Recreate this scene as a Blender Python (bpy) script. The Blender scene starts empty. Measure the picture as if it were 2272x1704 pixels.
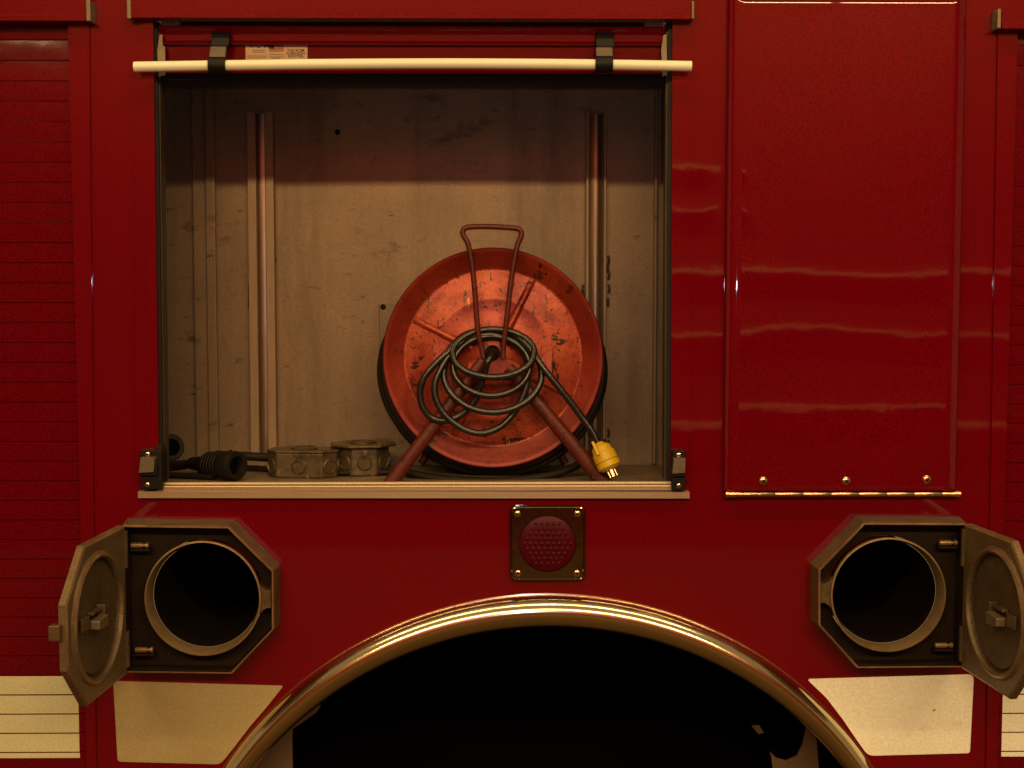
import bpy, bmesh, math, random
from mathutils import Vector, Matrix
from mathutils.geometry import tessellate_polygon
random.seed(7)
sc = bpy.context.scene
COL = sc.collection
# ------------------------------------------------------------------ camera
D, F, ZC, S = 2.4, 3000.0, 1.5, 0.0008        # distance, focal length in photo pixels, eye height, metres per pixel at the truck
PIT, YAW = math.atan(0.0657), math.atan(0.012)
cam = bpy.data.cameras.new("camera"); co = bpy.data.objects.new("camera", cam); COL.objects.link(co)
co.location = (0, -D, ZC); co.rotation_euler = (math.pi/2-PIT, 0, -YAW)
cam.sensor_width = 36; cam.lens = 36*F/2272; cam.clip_end = 100; cam.clip_start = 0.05
sc.camera = co
# ------------------------------------------------------------------ light
w = bpy.data.worlds.new("World"); sc.world = w; w.use_nodes = True
w.node_tree.nodes["Background"].inputs[0].default_value = (1.0, 0.62, 0.27, 1)
w.node_tree.nodes["Background"].inputs[1].default_value = 0.26
sc.view_settings.view_transform = 'Standard'; sc.view_settings.look = 'None'
sc.view_settings.exposure = 0; sc.view_settings.gamma = 1
def lamp(name, loc, target, sx, sy, watts, col):
    l = bpy.data.lights.new(name, 'AREA'); l.shape = 'RECTANGLE'; l.size = sx; l.size_y = sy
    l.energy = watts; l.color = col
    o = bpy.data.objects.new(name, l); COL.objects.link(o); o.location = loc
    o.rotation_euler = (Vector(target)-Vector(loc)).to_track_quat('-Z', 'Y').to_euler()
    return o
WARM = (1.0, 0.66, 0.30)
for i in range(8):      # row of ceiling tubes across the bay: reaches into the compartment
    x = -2.46+i*0.78
    lamp("ceiling_tube_or_added_fill", (x, -5.0, ZC+2.14), (x, 0, ZC+0.3), 0.72, 0.15, 21.5, WARM)
    lamp("ceiling_tube_or_added_fill", (x, -4.9, ZC+2.14), (x, -5.6, ZC-0.6), 0.72, 0.09, 34, WARM)  # added back-facing lamps that brighten the bay wall for reflections and fill
for i in range(5):      # row above the gap beside the truck: steep light, seen in the chrome
    x = -2.05+i*1.02
    lamp("ceiling_tube_near", (x, -1.25, ZC+2.55), (x, -0.3, ZC-1), 0.90, 0.12, 11, WARM)
lamp("camera_lamp", (0.03, -D, ZC+0.03), (0, 0, ZC), 0.03, 0.03, 1.6, (0.85, 0.92, 1.0))

# ------------------------------------------------------------------ helpers
_F = Vector((math.sin(YAW)*math.cos(PIT), math.cos(YAW)*math.cos(PIT), -math.sin(PIT)))
_R = Vector((math.cos(YAW), -math.sin(YAW), 0)); _U = _R.cross(_F)
def W(px, py, y=0.0):
    """point of the plane Y=y measured from the photograph"""
    r = _F + _R*((px-1136)/F) - _U*((py-852)/F)
    t = (y+D)/r.y
    return Vector((r.x*t, y, ZC+r.z*t))
class MB:
    def __init__(s): s.v = []; s.f = []; s.m = []
    def add(s, vs, fs, mi=0):
        b = len(s.v); s.v += [tuple(v) for v in vs]
        for f in fs: s.f.append([b+i for i in f]); s.m.append(mi)
        return s
    def build(s, name, mats, parent=None, smooth=False, kind=None):
        me = bpy.data.meshes.new(name); me.from_pydata(s.v, [], s.f)
        if not isinstance(mats, (list, tuple)): mats = [mats]
        for m in mats: me.materials.append(m)
        for p, mi in zip(me.polygons, s.m): p.material_index = mi
        bm = bmesh.new(); bm.from_mesh(me)
        bmesh.ops.recalc_face_normals(bm, faces=bm.faces); bm.to_mesh(me); bm.free()
        me.update()
        if smooth:
            me.polygons.foreach_set("use_smooth", [True]*len(me.polygons))
            try: me.set_sharp_from_angle(angle=math.radians(smooth if smooth is not True else 40))
            except Exception: pass
        o = bpy.data.objects.new(name, me); COL.objects.link(o)
        if parent is not None: o.parent = parent
        if kind: o["kind"] = kind
        return o
def tag(o, label=None, cat=None, group=None, kind=None):
    if label: o["label"] = label
    if cat: o["category"] = cat
    if group: o["group"] = group
    if kind: o["kind"] = kind
    return o
def empty(name, loc=(0,0,0)):
    o = bpy.data.objects.new(name, None); COL.objects.link(o); o.location = loc; o.empty_display_size = 0.05
    return o
def bevel(o, width, seg=2, ang=35):
    m = o.modifiers.new("bevel", 'BEVEL'); m.width = width; m.segments = seg; m.limit_method = 'ANGLE'
    m.angle_limit = math.radians(ang); m.harden_normals = False
    return o
def loops_plate(mb, outer, holes, yf, yb, mi=0, back=False):
    """flat plate with holes: loops are lists of (x,z)"""
    lo = [outer]+holes
    pts = [p for l in lo for p in l]
    tri = tessellate_polygon([[Vector((p[0], p[1], 0)) for p in l] for l in lo])
    n = len(pts)
    mb.add([(p[0], yf, p[1]) for p in pts], [list(t) for t in tri], mi)
    if back: mb.add([(p[0], yb, p[1]) for p in pts], [list(t) for t in tri], mi)
    for l in lo:
        k = len(l)
        vs = [(p[0], yf, p[1]) for p in l]+[(p[0], yb, p[1]) for p in l]
        mb.add(vs, [[i, (i+1) % k, k+(i+1) % k, k+i] for i in range(k)], mi)
    return mb
def PX(pts, y): return [(W(a, b, y).x, W(a, b, y).z) for a, b in pts]
def box(mb, a, b, mi=0):
    x0, y0, z0 = a; x1, y1, z1 = b
    vs = [(x0,y0,z0),(x1,y0,z0),(x1,y1,z0),(x0,y1,z0),(x0,y0,z1),(x1,y0,z1),(x1,y1,z1),(x0,y1,z1)]
    return mb.add(vs, [[0,1,2,3],[4,5,6,7],[0,1,5,4],[1,2,6,5],[2,3,7,6],[3,0,4,7]], mi)
def pbox(mb, px0, py0, px1, py1, yf, yb, mi=0):
    a, b = W(px0, py1, yf), W(px1, py0, yf)
    return box(mb, (a.x, yf, a.z), (b.x, yb, b.z), mi)
def quadplate(mb, c, yf, yb, mi=0):   # four photo corners
    return loops_plate(mb, PX(c, yf), [], yf, yb, mi, back=True)
def rrect(cx, cz, hw, hh, r, n=6):
    out = []
    for sx, sz, a0 in ((1,1,0),(-1,1,90),(-1,-1,180),(1,-1,270)):
        for i in range(n+1):
            a = math.radians(a0+90*i/n)
            out.append((cx+sx*(hw-r)+r*math.cos(a), cz+sz*(hh-r)+r*math.sin(a)))
    return out
def circ(cx, cz, r, n=64): return [(cx+r*math.cos(2*math.pi*i/n), cz+r*math.sin(2*math.pi*i/n)) for i in range(n)]
def smooth_pts(pts, n=6, closed=False):
    pts = [Vector(p) for p in pts]; out = []; N = len(pts)
    rng = range(N) if closed else range(N-1)
    for i in rng:
        g = (lambda j: pts[j % N]) if closed else (lambda j: pts[max(0, min(N-1, j))])
        p0, p1, p2, p3 = g(i-1), g(i), g(i+1), g(i+2)
        for k in range(n):
            t = k/n
            out.append(0.5*((2*p1)+(p2-p0)*t+(2*p0-5*p1+4*p2-p3)*t*t+(3*p1-p0-3*p2+p3)*t**3))
    if not closed: out.append(pts[-1])
    return out
def tube(mb, pts, r, sides=10, closed=False, mi=0, sub=6, flat=1.0):
    P = smooth_pts(pts, sub, closed) if sub > 1 else [Vector(p) for p in pts]
    n = len(P); vs = []; fs = []
    T = []
    for i in range(n):
        a = P[(i-1) % n] if closed or i > 0 else P[i]; b = P[(i+1) % n] if closed or i < n-1 else P[i]
        T.append((b-a).normalized())
    N = T[0].cross(Vector((0, 1, 0)))
    if N.length < 1e-3: N = T[0].cross(Vector((1, 0, 0)))
    N.normalize()
    for i in range(n):
        N = (N - T[i]*N.dot(T[i])).normalized(); B = T[i].cross(N)
        rr = r(i/(n-1)) if callable(r) else r
        for k in range(sides):
            a = 2*math.pi*k/sides
            vs.append(P[i]+N*math.cos(a)*rr+B*math.sin(a)*rr*flat)
    m = n if closed else n-1
    for i in range(m):
        for k in range(sides):
            fs.append([i*sides+k, i*sides+(k+1) % sides, ((i+1) % n)*sides+(k+1) % sides, ((i+1) % n)*sides+k])
    if not closed:
        fs.append(list(range(sides))); fs.append([(n-1)*sides+k for k in range(sides)])
    return mb.add(vs, fs, mi)
def lathe(mb, prof, c, ax=(0,-1,0), n=32, mi=0, cap=True):
    """prof: (radius, height along ax)"""
    ax = Vector(ax).normalized(); u = ax.cross(Vector((0,0,1)))
    if u.length < 1e-3: u = Vector((1,0,0))
    u.normalize(); v = ax.cross(u); c = Vector(c); vs = []; fs = []
    for r, h in prof:
        for k in range(n):
            a = 2*math.pi*k/n; vs.append(c+ax*h+u*math.cos(a)*r+v*math.sin(a)*r)
    for i in range(len(prof)-1):
        for k in range(n): fs.append([i*n+k, i*n+(k+1) % n, (i+1)*n+(k+1) % n, (i+1)*n+k])
    if cap:
        if prof[0][0] > 1e-5: fs.append(list(range(n)))
        if prof[-1][0] > 1e-5: fs.append([(len(prof)-1)*n+k for k in range(n)])
    return mb.add(vs, fs, mi)
# ------------------------------------------------------------------ materials
def mat(name, col, metal=0.0, rough=0.5, spec=0.5, coat=0.0, coat_rough=0.05, var=None, var_scale=8.0, var_amt=0.5,
        bump=0.0, bump_scale=60.0, wave=0.0, wave_scale=5.0, stretch=(1,1,1), grain=0.0, marks=None, rvar=0.0, aniso=0.0):
    if not any(q in name for q in ("cream", "sheeting", "paint", "white_rail", "plug", "lens", "ink", "black")):
        wm = lambda c: (c[0], c[1]*0.82, c[2]*0.62)          # warm lamp tint put into the colour of these surfaces
        col = wm(col); var = wm(var) if var is not None else None
        marks = [(wm(q[0]),)+tuple(q[1:]) for q in marks] if marks else None
    m = bpy.data.materials.new(name); m.use_nodes = True; nt = m.node_tree; N = nt.nodes; L = nt.links
    b = N["Principled BSDF"]
    b.inputs["Base Color"].default_value = (*col, 1); b.inputs["Metallic"].default_value = metal
    b.inputs["Roughness"].default_value = rough; b.inputs["Specular IOR Level"].default_value = spec
    b.inputs["Coat IOR"].default_value = 1.5
    b.inputs["Coat Weight"].default_value = coat; b.inputs["Coat Roughness"].default_value = coat_rough
    tc = N.new("ShaderNodeTexCoord"); mp = N.new("ShaderNodeMapping"); L.new(tc.outputs["Object"], mp.inputs[0])
    mp.inputs["Scale"].default_value = stretch
    def noise(scale, detail=4, rough_=0.6, src=None):
        n = N.new("ShaderNodeTexNoise"); n.inputs["Scale"].default_value = scale; n.inputs["Detail"].default_value = detail
        n.inputs["Roughness"].default_value = rough_; L.new((src or mp).outputs[0] if src is None else src, n.inputs["Vector"])
        return n
    colsock = None
    def mixc(fac, a, bcol, mode='MIX'):
        x = N.new("ShaderNodeMix"); x.data_type = 'RGBA'; x.blend_type = mode
        if isinstance(fac, float): x.inputs[0].default_value = fac
        else: L.new(fac, x.inputs[0])
        if a is None: x.inputs[6].default_value = (*col, 1)
        else: L.new(a, x.inputs[6])
        if isinstance(bcol, tuple): x.inputs[7].default_value = (*bcol, 1)
        else: L.new(bcol, x.inputs[7])
        return x.outputs[2]
    def ramp(src, lo, hi, top=1.0):
        r = N.new("ShaderNodeMapRange"); r.inputs[1].default_value = lo; r.inputs[2].default_value = hi
        r.inputs[4].default_value = top; L.new(src, r.inputs[0]); return r.outputs[0]
    if var is not None:
        colsock = mixc(ramp(noise(var_scale, 6, 0.65).outputs[0], 0.38, 0.68, var_amt), colsock, var)
    if marks:
        for (mc, ms, lo, hi, st) in marks:
            mp2 = N.new("ShaderNodeMapping"); L.new(tc.outputs["Object"], mp2.inputs[0]); mp2.inputs["Scale"].default_value = st
            mp2.inputs["Location"].default_value = (random.random()*9, random.random()*9, random.random()*9)
            n = noise(ms, 8, 0.7, src=mp2.outputs[0])
            colsock = mixc(ramp(n.outputs[0], lo, hi), colsock, mc)
    if grain:
        n = N.new("ShaderNodeTexNoise"); n.inputs["Scale"].default_value = 420; n.inputs["Detail"].default_value = 2
        L.new(tc.outputs["Object"], n.inputs["Vector"])
        g = ramp(n.outputs[0], 0.3, 0.7)
        v = N.new("ShaderNodeMapRange"); v.inputs[3].default_value = 1-grain; v.inputs[4].default_value = 1+grain*0.6
        L.new(g, v.inputs[0])
        cmb = N.new("ShaderNodeCombineColor"); [L.new(v.outputs[0], cmb.inputs[i]) for i in range(3)]
        colsock = mixc(1.0, colsock, cmb.outputs[0], 'MULTIPLY')
    if colsock: L.new(colsock, b.inputs["Base Color"])
    if rvar:
        r = N.new("ShaderNodeMapRange"); r.inputs[3].default_value = rough-rvar; r.inputs[4].default_value = rough+rvar
        L.new(noise(var_scale*1.7, 5).outputs[0], r.inputs[0]); L.new(r.outputs[0], b.inputs["Roughness"])
    prev = None
    for kind_, amt, scl, dist in (('w', wave, wave_scale, 0.02), ('b', bump, bump_scale, 0.002)):
        if amt:
            bp = N.new("ShaderNodeBump"); bp.inputs["Strength"].default_value = amt; bp.inputs["Distance"].default_value = dist
            nn = noise(scl, 2 if kind_ == 'w' else 5); L.new(nn.outputs[0], bp.inputs["Height"])
            if prev: L.new(prev, bp.inputs["Normal"])
            prev = bp.outputs[0]
        if kind_ == 'w' and prev: L.new(prev, b.inputs["Coat Normal"])
    if prev: L.new(prev, b.inputs["Normal"])
    return m
M = {}
M['red'] = mat("fire_red_paint", (0.148, 0.0004, 0.0062), 0, 0.45, 0.0, coat=1.0, coat_rough=0.03, var=(0.128, 0.0003, 0.0054), var_scale=2.5, var_amt=0.6, wave=0.006, wave_scale=13, grain=0.42, marks=[((0.26, 0.05, 0.045), 330, 0.72, 0.78, (1, 1, 1))])
M['red_shutter'] = mat("shutter_red_paint", (0.128, 0.0004, 0.0056), 0, 0.4, 0.0, coat=0.7, coat_rough=0.08, var=(0.108, 0.0003, 0.0048), var_scale=3, wave=0.03, wave_scale=14, grain=0.42)
M['alu'] = mat("satin_aluminium", (0.52, 0.49, 0.43), 0.75, 0.42, var=(0.40, 0.37, 0.31), var_scale=6, bump=0.12, bump_scale=90, stretch=(0.15, 1, 3), grain=0.15, rvar=0.06)
M['alu_dark'] = mat("dull_aluminium", (0.22, 0.21, 0.17), 0.6, 0.5, var=(0.13, 0.125, 0.10), var_scale=12, bump=0.15, bump_scale=120, grain=0.2)
M['wall'] = mat("compartment_aluminium_sheet", (0.315, 0.262, 0.195), 0.35, 0.44, var=(0.215, 0.185, 0.145), var_scale=3.2, var_amt=0.9, bump=0.05, bump_scale=120, grain=0.20, rvar=0.05,
                marks=[((0.07, 0.055, 0.04), 6, 0.60, 0.72, (1, 1, 2.0)), ((0.08, 0.065, 0.05), 24, 0.62, 0.70, (1, 1, 2.6)), ((0.12, 0.105, 0.085), 1.6, 0.46, 0.76, (4.5, 1, 0.5)), ((0.26, 0.23, 0.19), 2.2, 0.56, 0.8, (2.2, 1, 0.7))])
M['track'] = mat("brushed_track_metal", (0.36, 0.31, 0.25), 0.25, 0.5, var=(0.26, 0.21, 0.16), var_scale=30, var_amt=0.7, bump=0.15, bump_scale=80, stretch=(6, 1, 0.4), grain=0.12)
M['insert'] = mat("polished_track_insert", (0.34, 0.30, 0.26), 0.85, 0.30, var=(0.17, 0.13, 0.10), var_scale=30, stretch=(6, 1, 0.4), bump=0.08, bump_scale=60)
M['floor'] = mat("worn_compartment_floor", (0.30, 0.26, 0.20), 0.3, 0.55, var=(0.12, 0.10, 0.075), var_scale=14, var_amt=0.9, bump=0.3, bump_scale=90, grain=0.3)
M['chrome'] = mat("polished_fender_paintless", (0.80, 0.70, 0.47), 1.0, 0.16, wave=0.012, wave_scale=10, rvar=0.03, var=(0.68, 0.58, 0.38), var_scale=5)
M['chrome_plate'] = mat("chromed_bezel_paintless", (0.20, 0.17, 0.125), 1.0, 0.10, wave=0.03, wave_scale=18)
M['cast'] = mat("dusty_cast_metal", (0.17, 0.135, 0.09), 0.5, 0.42, var=(0.075, 0.06, 0.04), var_scale=18, var_amt=0.8, bump=0.25, bump_scale=260, grain=0.3, rvar=0.08)
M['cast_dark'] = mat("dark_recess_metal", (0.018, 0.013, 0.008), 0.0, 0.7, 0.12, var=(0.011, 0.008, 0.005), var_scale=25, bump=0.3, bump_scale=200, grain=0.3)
M['lid'] = mat("dusty_lid_casting", (0.20, 0.17, 0.115), 0.4, 0.48, var=(0.11, 0.09, 0.055), var_scale=14, var_amt=0.8, bump=0.35, bump_scale=330, grain=0.35)
M['lid_in'] = mat("shaded_pitted_dish", (0.115, 0.092, 0.058), 0.3, 0.5, var=(0.065, 0.05, 0.03), var_scale=16, var_amt=0.8, bump=0.5, bump_scale=330, grain=0.45, marks=[((0.17, 0.14, 0.10), 12, 0.58, 0.72, (1, 1, 1))])  # pitted dish; its shade is put into a darker colour than the lid
M['edge'] = mat("edge_highlight_metal", (0.40, 0.33, 0.22), 0.7, 0.36, var=(0.20, 0.16, 0.10), var_scale=30, var_amt=0.8, bump=0.2, bump_scale=200, grain=0.3)  # highlight along rims and lips put into a brighter metal colour
M['ring'] = mat("collar_metal", (0.36, 0.30, 0.20), 0.6, 0.40, var=(0.20, 0.16, 0.10), var_scale=40, bump=0.2, bump_scale=200, grain=0.2)
M['black'] = mat("black_plastic", (0.008, 0.007, 0.006), 0, 0.5, 0.2, bump=0.2, bump_scale=200)
M['void'] = mat("deep_black_liner", (0.0022, 0.0020, 0.0018), 0, 0.95, 0.05)  # plain near-black, almost no shine
M['grey_plastic'] = mat("grey_roller", (0.15, 0.14, 0.125), 0.2, 0.45, var=(0.09, 0.085, 0.07), var_scale=50, bump=0.2, bump_scale=300, grain=0.2)
M['rubber'] = mat("dirty_rubber", (0.009, 0.0075, 0.006), 0, 0.6, 0.25, var=(0.019, 0.015, 0.010), var_scale=30, bump=0.4, bump_scale=250, grain=0.2)
M['cord'] = mat("black_cord_jacket", (0.007, 0.006, 0.005), 0, 0.28, 0.65, var=(0.022, 0.019, 0.013), var_scale=45, bump=0.15, bump_scale=300)
M['reel'] = mat("worn_orange_red_enamel", (0.30, 0.024, 0.014), 0.34, 0.40, 0.6, var=(0.60, 0.16, 0.075), var_scale=5, var_amt=0.9, bump=0.25, bump_scale=90, grain=0.2, rvar=0.08,
                marks=[((0.17, 0.012, 0.008), 9, 0.50, 0.66, (1, 1, 1)), ((0.018, 0.007, 0.004), 17, 0.615, 0.635, (1, 1, 1.8)), ((0.03, 0.010, 0.006), 34, 0.59, 0.63, (2.2, 1, 0.45)), ((0.02, 0.008, 0.005), 110, 0.575, 0.64, (1, 1, 1)), ((0.70, 0.48, 0.30), 26, 0.655, 0.665, (2.8, 1, 0.7))])
M['reel_rim'] = mat("shaded_red_rim_enamel", (0.17, 0.012, 0.007), 0.25, 0.40, 0.4, var=(0.36, 0.055, 0.024), var_scale=6, var_amt=0.7, bump=0.2, bump_scale=90, grain=0.2,  # rim shading put into a darker red than the flange
                marks=[((0.022, 0.011, 0.007), 11, 0.60, 0.63, (1, 1, 1)), ((0.03, 0.014, 0.009), 60, 0.60, 0.66, (1, 1, 1))])
M['reel_tube'] = mat("scuffed_red_steel", (0.095, 0.008, 0.006), 0, 0.45, 0.4, var=(0.12, 0.03, 0.018), var_scale=35, var_amt=0.7, bump=0.25, bump_scale=150, grain=0.2,
                     marks=[((0.03, 0.012, 0.008), 45, 0.55, 0.62, (1, 1, 1)), ((0.34, 0.20, 0.13), 60, 0.65, 0.68, (1, 1, 1))])
M['yellow'] = mat("yellow_plug_plastic", (0.60, 0.41, 0.010), 0, 0.4, 0.5, var=(0.62, 0.36, 0.012), var_scale=60, bump=0.1, bump_scale=200, marks=[((0.10, 0.06, 0.02), 90, 0.70, 0.74, (1, 1, 1))])
M['cream'] = mat("cream_bar_coating", (0.88, 0.92, 0.72), 0, 0.38, 0.5, var=(0.84, 0.84, 0.58), var_scale=8, bump=0.06, bump_scale=200, grain=0.06)
M['sheet'] = mat("pale_reflective_sheeting", (0.90, 0.93, 0.80), 0.0, 0.6, 0.3, var=(0.85, 0.87, 0.71), var_scale=5, var_amt=0.6, bump=0.15, bump_scale=500, grain=0.16, marks=[((0.50, 0.44, 0.26), 13, 0.60, 0.82, (0.6, 1, 1.5))])  # right-hand sheeting, bright flash return put into its pale colour
M['sheet_dim'] = mat("dim_reflective_sheeting", (0.40, 0.335, 0.17), 0.0, 0.55, 0.3, var=(0.33, 0.25, 0.11), var_scale=3, var_amt=0.8, bump=0.15, bump_scale=500, grain=0.15)  # same sheeting at left, weaker flash return put into a darker colour
M['sheet_mid'] = mat("mid_reflective_sheeting", (0.64, 0.64, 0.40), 0.0, 0.6, 0.3, var=(0.57, 0.55, 0.31), var_scale=5, var_amt=0.6, bump=0.15, bump_scale=500, grain=0.16, marks=[((0.50, 0.44, 0.26), 13, 0.60, 0.82, (0.6, 1, 1.5))])  # same sheeting on the left shutter, middling flash return in its colour
M['lens'] = mat("red_lens", (0.062, 0.0008, 0.005), 0, 0.42, 0.15, coat=0.0)
M['steel'] = mat("bright_steel", (0.72, 0.66, 0.55), 1.0, 0.22, bump=0.1, bump_scale=300)
M['brass'] = mat("hinge_steel", (0.75, 0.66, 0.50), 1.0, 0.24, var=(0.55, 0.46, 0.32), var_scale=60, bump=0.1, bump_scale=300)
M['guide'] = mat("oily_guide_metal", (0.075, 0.065, 0.05), 0.5, 0.5, var=(0.03, 0.026, 0.02), var_scale=20, grain=0.2)
M['weld'] = mat("sooty_weld", (0.07, 0.055, 0.04), 0.3, 0.6, var=(0.03, 0.025, 0.02), var_scale=60)
M['galv'] = mat("aged_galvanised_box", (0.14, 0.125, 0.09), 0.5, 0.45, marks=[((0.04, 0.033, 0.022), 18, 0.50, 0.66, (1, 1, 1)), ((0.30, 0.26, 0.18), 40, 0.60, 0.66, (1, 1, 1))], var=(0.10, 0.085, 0.055), var_scale=26, var_amt=0.85, bump=0.35, bump_scale=120, grain=0.25)
M['decal'] = mat("decal_film", (0.50, 0.41, 0.30), 0.1, 0.45, var=(0.42, 0.34, 0.22), var_scale=60, grain=0.15)
M['ink'] = mat("decal_ink_black", (0.05, 0.035, 0.025), 0, 0.6, 0.2)
M['ink2'] = mat("decal_ink_faint", (0.24, 0.18, 0.10), 0, 0.6, 0.2)
M['inkred'] = mat("decal_ink_red", (0.30, 0.02, 0.02), 0, 0.6, 0.2)
M['inkblue'] = mat("decal_ink_blue", (0.02, 0.02, 0.06), 0, 0.6, 0.2)
M['liner'] = mat("dusty_wheel_liner", (0.16, 0.12, 0.075), 0.1, 0.7, var=(0.09, 0.07, 0.04), var_scale=12, bump=0.3, bump_scale=80, grain=0.3)
M['seal'] = mat("black_seal", (0.008, 0.007, 0.006), 0, 0.6, 0.3)

# ------------------------------------------------------------------ bay opposite the truck (unseen, added for its reflections in the paint and its bounced fill)
y0 = -5.6
mb = MB(); box(mb, (-6, y0-0.1, -0.02), (6, y0, 4.4)); M['bay'] = mat("added_bay_wall_paint", (0.23, 0.062, 0.034), 0, 0.9, 0.0)  # reddish so that its bounce fills the compartment
tag(mb.build("added_bay_wall", M['bay']), kind="structure")
M['rail'] = mat("white_rail_paint", (0.85, 0.70, 0.45), 0, 0.5)
mb = MB()
for z, t, xa, xb in ((0.145, .026, 1.02, 3.05), (-0.235, .024, 1.02, 3.05), (-0.77, .030, .95, 3.1), (0.74, .012, 1.0, 1.30), (0.50, .012, 1.0, 1.30)):
    box(mb, (xa, y0+0.004, ZC+z-t/2), (xb, y0+0.06, ZC+z+t/2))
o = mb.build("reflection_rail", M['rail']); tag(o, kind="structure")  # rails added only to reflect as pale lines in the paint
mb = MB(); box(mb, (-6, -6, -0.1), (6, 2.5, 0)); M['conc'] = mat("bay_floor_concrete", (0.10, 0.078, 0.05), 0, 0.9, 0.0, var=(0.08, 0.06, 0.04), var_scale=3)
tag(mb.build("floor", M['conc']), kind="structure")

# ------------------------------------------------------------------ the fire truck
truck = empty("fire_truck", (0, 0, 0))
tag(truck, "red fire truck side with open roll-up compartment, chrome wheel arch and bottle hatches", "fire truck")
YB = 0.42                                  # back wall of the compartment
# measured outlines -------------------------------------------------
def line(p, q):                            # straight edge through two photo points -> f(py)
    return lambda py: p[0]+(q[0]-p[0])*(py-p[1])/(q[1]-p[1])
LSE = line((149, 0), (192, 1704)); RSE = line((2260, 0), (2213, 1704))     # shutter slots
LOE = line((340, 100), (352, 1060)); ROE = line((1492, 100), (1488, 1060))  # compartment opening
C = W(1215, 2158); RO = W(1215, 1318).z-C.z; RI = W(1215, 1388).z-C.z; C2 = W(1216, 2197); RI2 = W(1216, 1388).z-C2.z
skin = MB()
top, bot = W(1136, -260).z, W(1136, 2080).z
xl, xr = -1.30, 1.30
arch = []
rb = RI+0.018
a0 = math.asin((bot-C.z)/rb)
for i in range(49):
    a = a0+(math.pi-2*a0)*i/48
    arch.append((C.x+rb*math.cos(a), C.z+rb*math.sin(a)))
outer = [(xl, top), (xl, bot)]+arch[::-1]+[(xr, bot), (xr, top)]
hole_main = PX([(LOE(20), 20), (ROE(20), 20), (ROE(1095), 1095), (LOE(1095), 1095)], 0)
hl = [(xl+0.06, W(0, 20).z)]+PX([(LSE(20), 20), (LSE(1704), 1704), (LSE(1990), 1990)], 0)+[(xl+0.06, W(0, 1990).z)]
hr = PX([(RSE(20), 20)], 0)+[(xr-0.04, W(2272, 20).z), (xr-0.04, W(2272, 1990).z)]+PX([(RSE(1990), 1990), (RSE(1704), 1704)], 0)
bc = [W(452, 1329), W(1972, 1320)]; br = 0.108
loops_plate(skin, outer, [hole_main, hl, hr, circ(bc[0].x, bc[0].z, br), circ(bc[1].x, bc[1].z, br)], 0, 0.025)
skin.build("side_panel", M['red'], truck)
# raised door frames (folded strips with a small step)
def strip(name, f0, f1, p0, p1, y, yb, m, bev=0.0012, parent=truck):
    mb = MB(); quadplate(mb, [(f0(p0), p0), (f1(p0), p0), (f1(p1), p1), (f0(p1), p1)], y, yb)
    return bevel(mb.build(name, m, parent), bev)
cst = lambda a, b=None: line((a, 0), (b if b is not None else a, 1704))
strip("door_frame", line((297, 0), (300, 1080)), LOE, 20, 1068, -0.005, 0.006, M['red'])
strip("door_frame", line((320, 0), (323, 1080)), LOE, 20, 1068, -0.0075, 0.004, M['red'])
strip("door_frame", ROE, line((1536, 0), (1529, 1080)), 20, 1068, -0.005, 0.006, M['red'])
strip("door_frame", LSE, line((197, 0), (213, 1704)), 20, 1750, -0.005, 0.006, M['red'])
strip("door_frame", line((2216, 0), (2188, 1704)), RSE, 40, 1750, -0.005, 0.006, M['red'])
# compartment interior
xa, xb_ = W(262, 600, YB).x, W(1572, 600, YB).x
zf = W(1136, 1031, YB).z                   # floor level
zt = W(1136, 30, YB).z
mb = MB(); box(mb, (xa, YB, zf-0.02), (xb_, YB+0.01, zt)); mb.build("back_wall", M['wall'], truck)
mb = MB(); box(mb, (xa, 0.03, zf-0.01), (xb_, YB-0.001, zf)); mb.build("compartment_floor", M['floor'], truck)
mb = MB(); box(mb, (xa, 0.03, W(1136, 150, 0.03).z+0.06), (xb_, YB-0.001, W(1136, 150, 0.03).z+0.07)); mb.build("compartment_roof", M['wall'], truck)
for a, b in ((xa-0.01, xa-0.001), (xb_+0.001, xb_+0.01)):
    mb = MB(); box(mb, (a, 0.03, zf-0.01), (b, YB, zt)); mb.build("side_wall", M['wall'], truck)
# folded ledge on the left of the back wall
mb = MB(); pbox(mb, 436, 60, 468, 1040, YB-0.014, YB-0.001)
pbox(mb, 464, 60, 471, 1040, YB-0.022, YB-0.0145); bevel(mb.build("wall_rib", M['wall'], truck), 0.002)
mb = MB(); pbox(mb, 1448, 60, 1462, 1030, YB-0.02, YB-0.001); bevel(mb.build("wall_rib", M['wall'], truck), 0.002)
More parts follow.
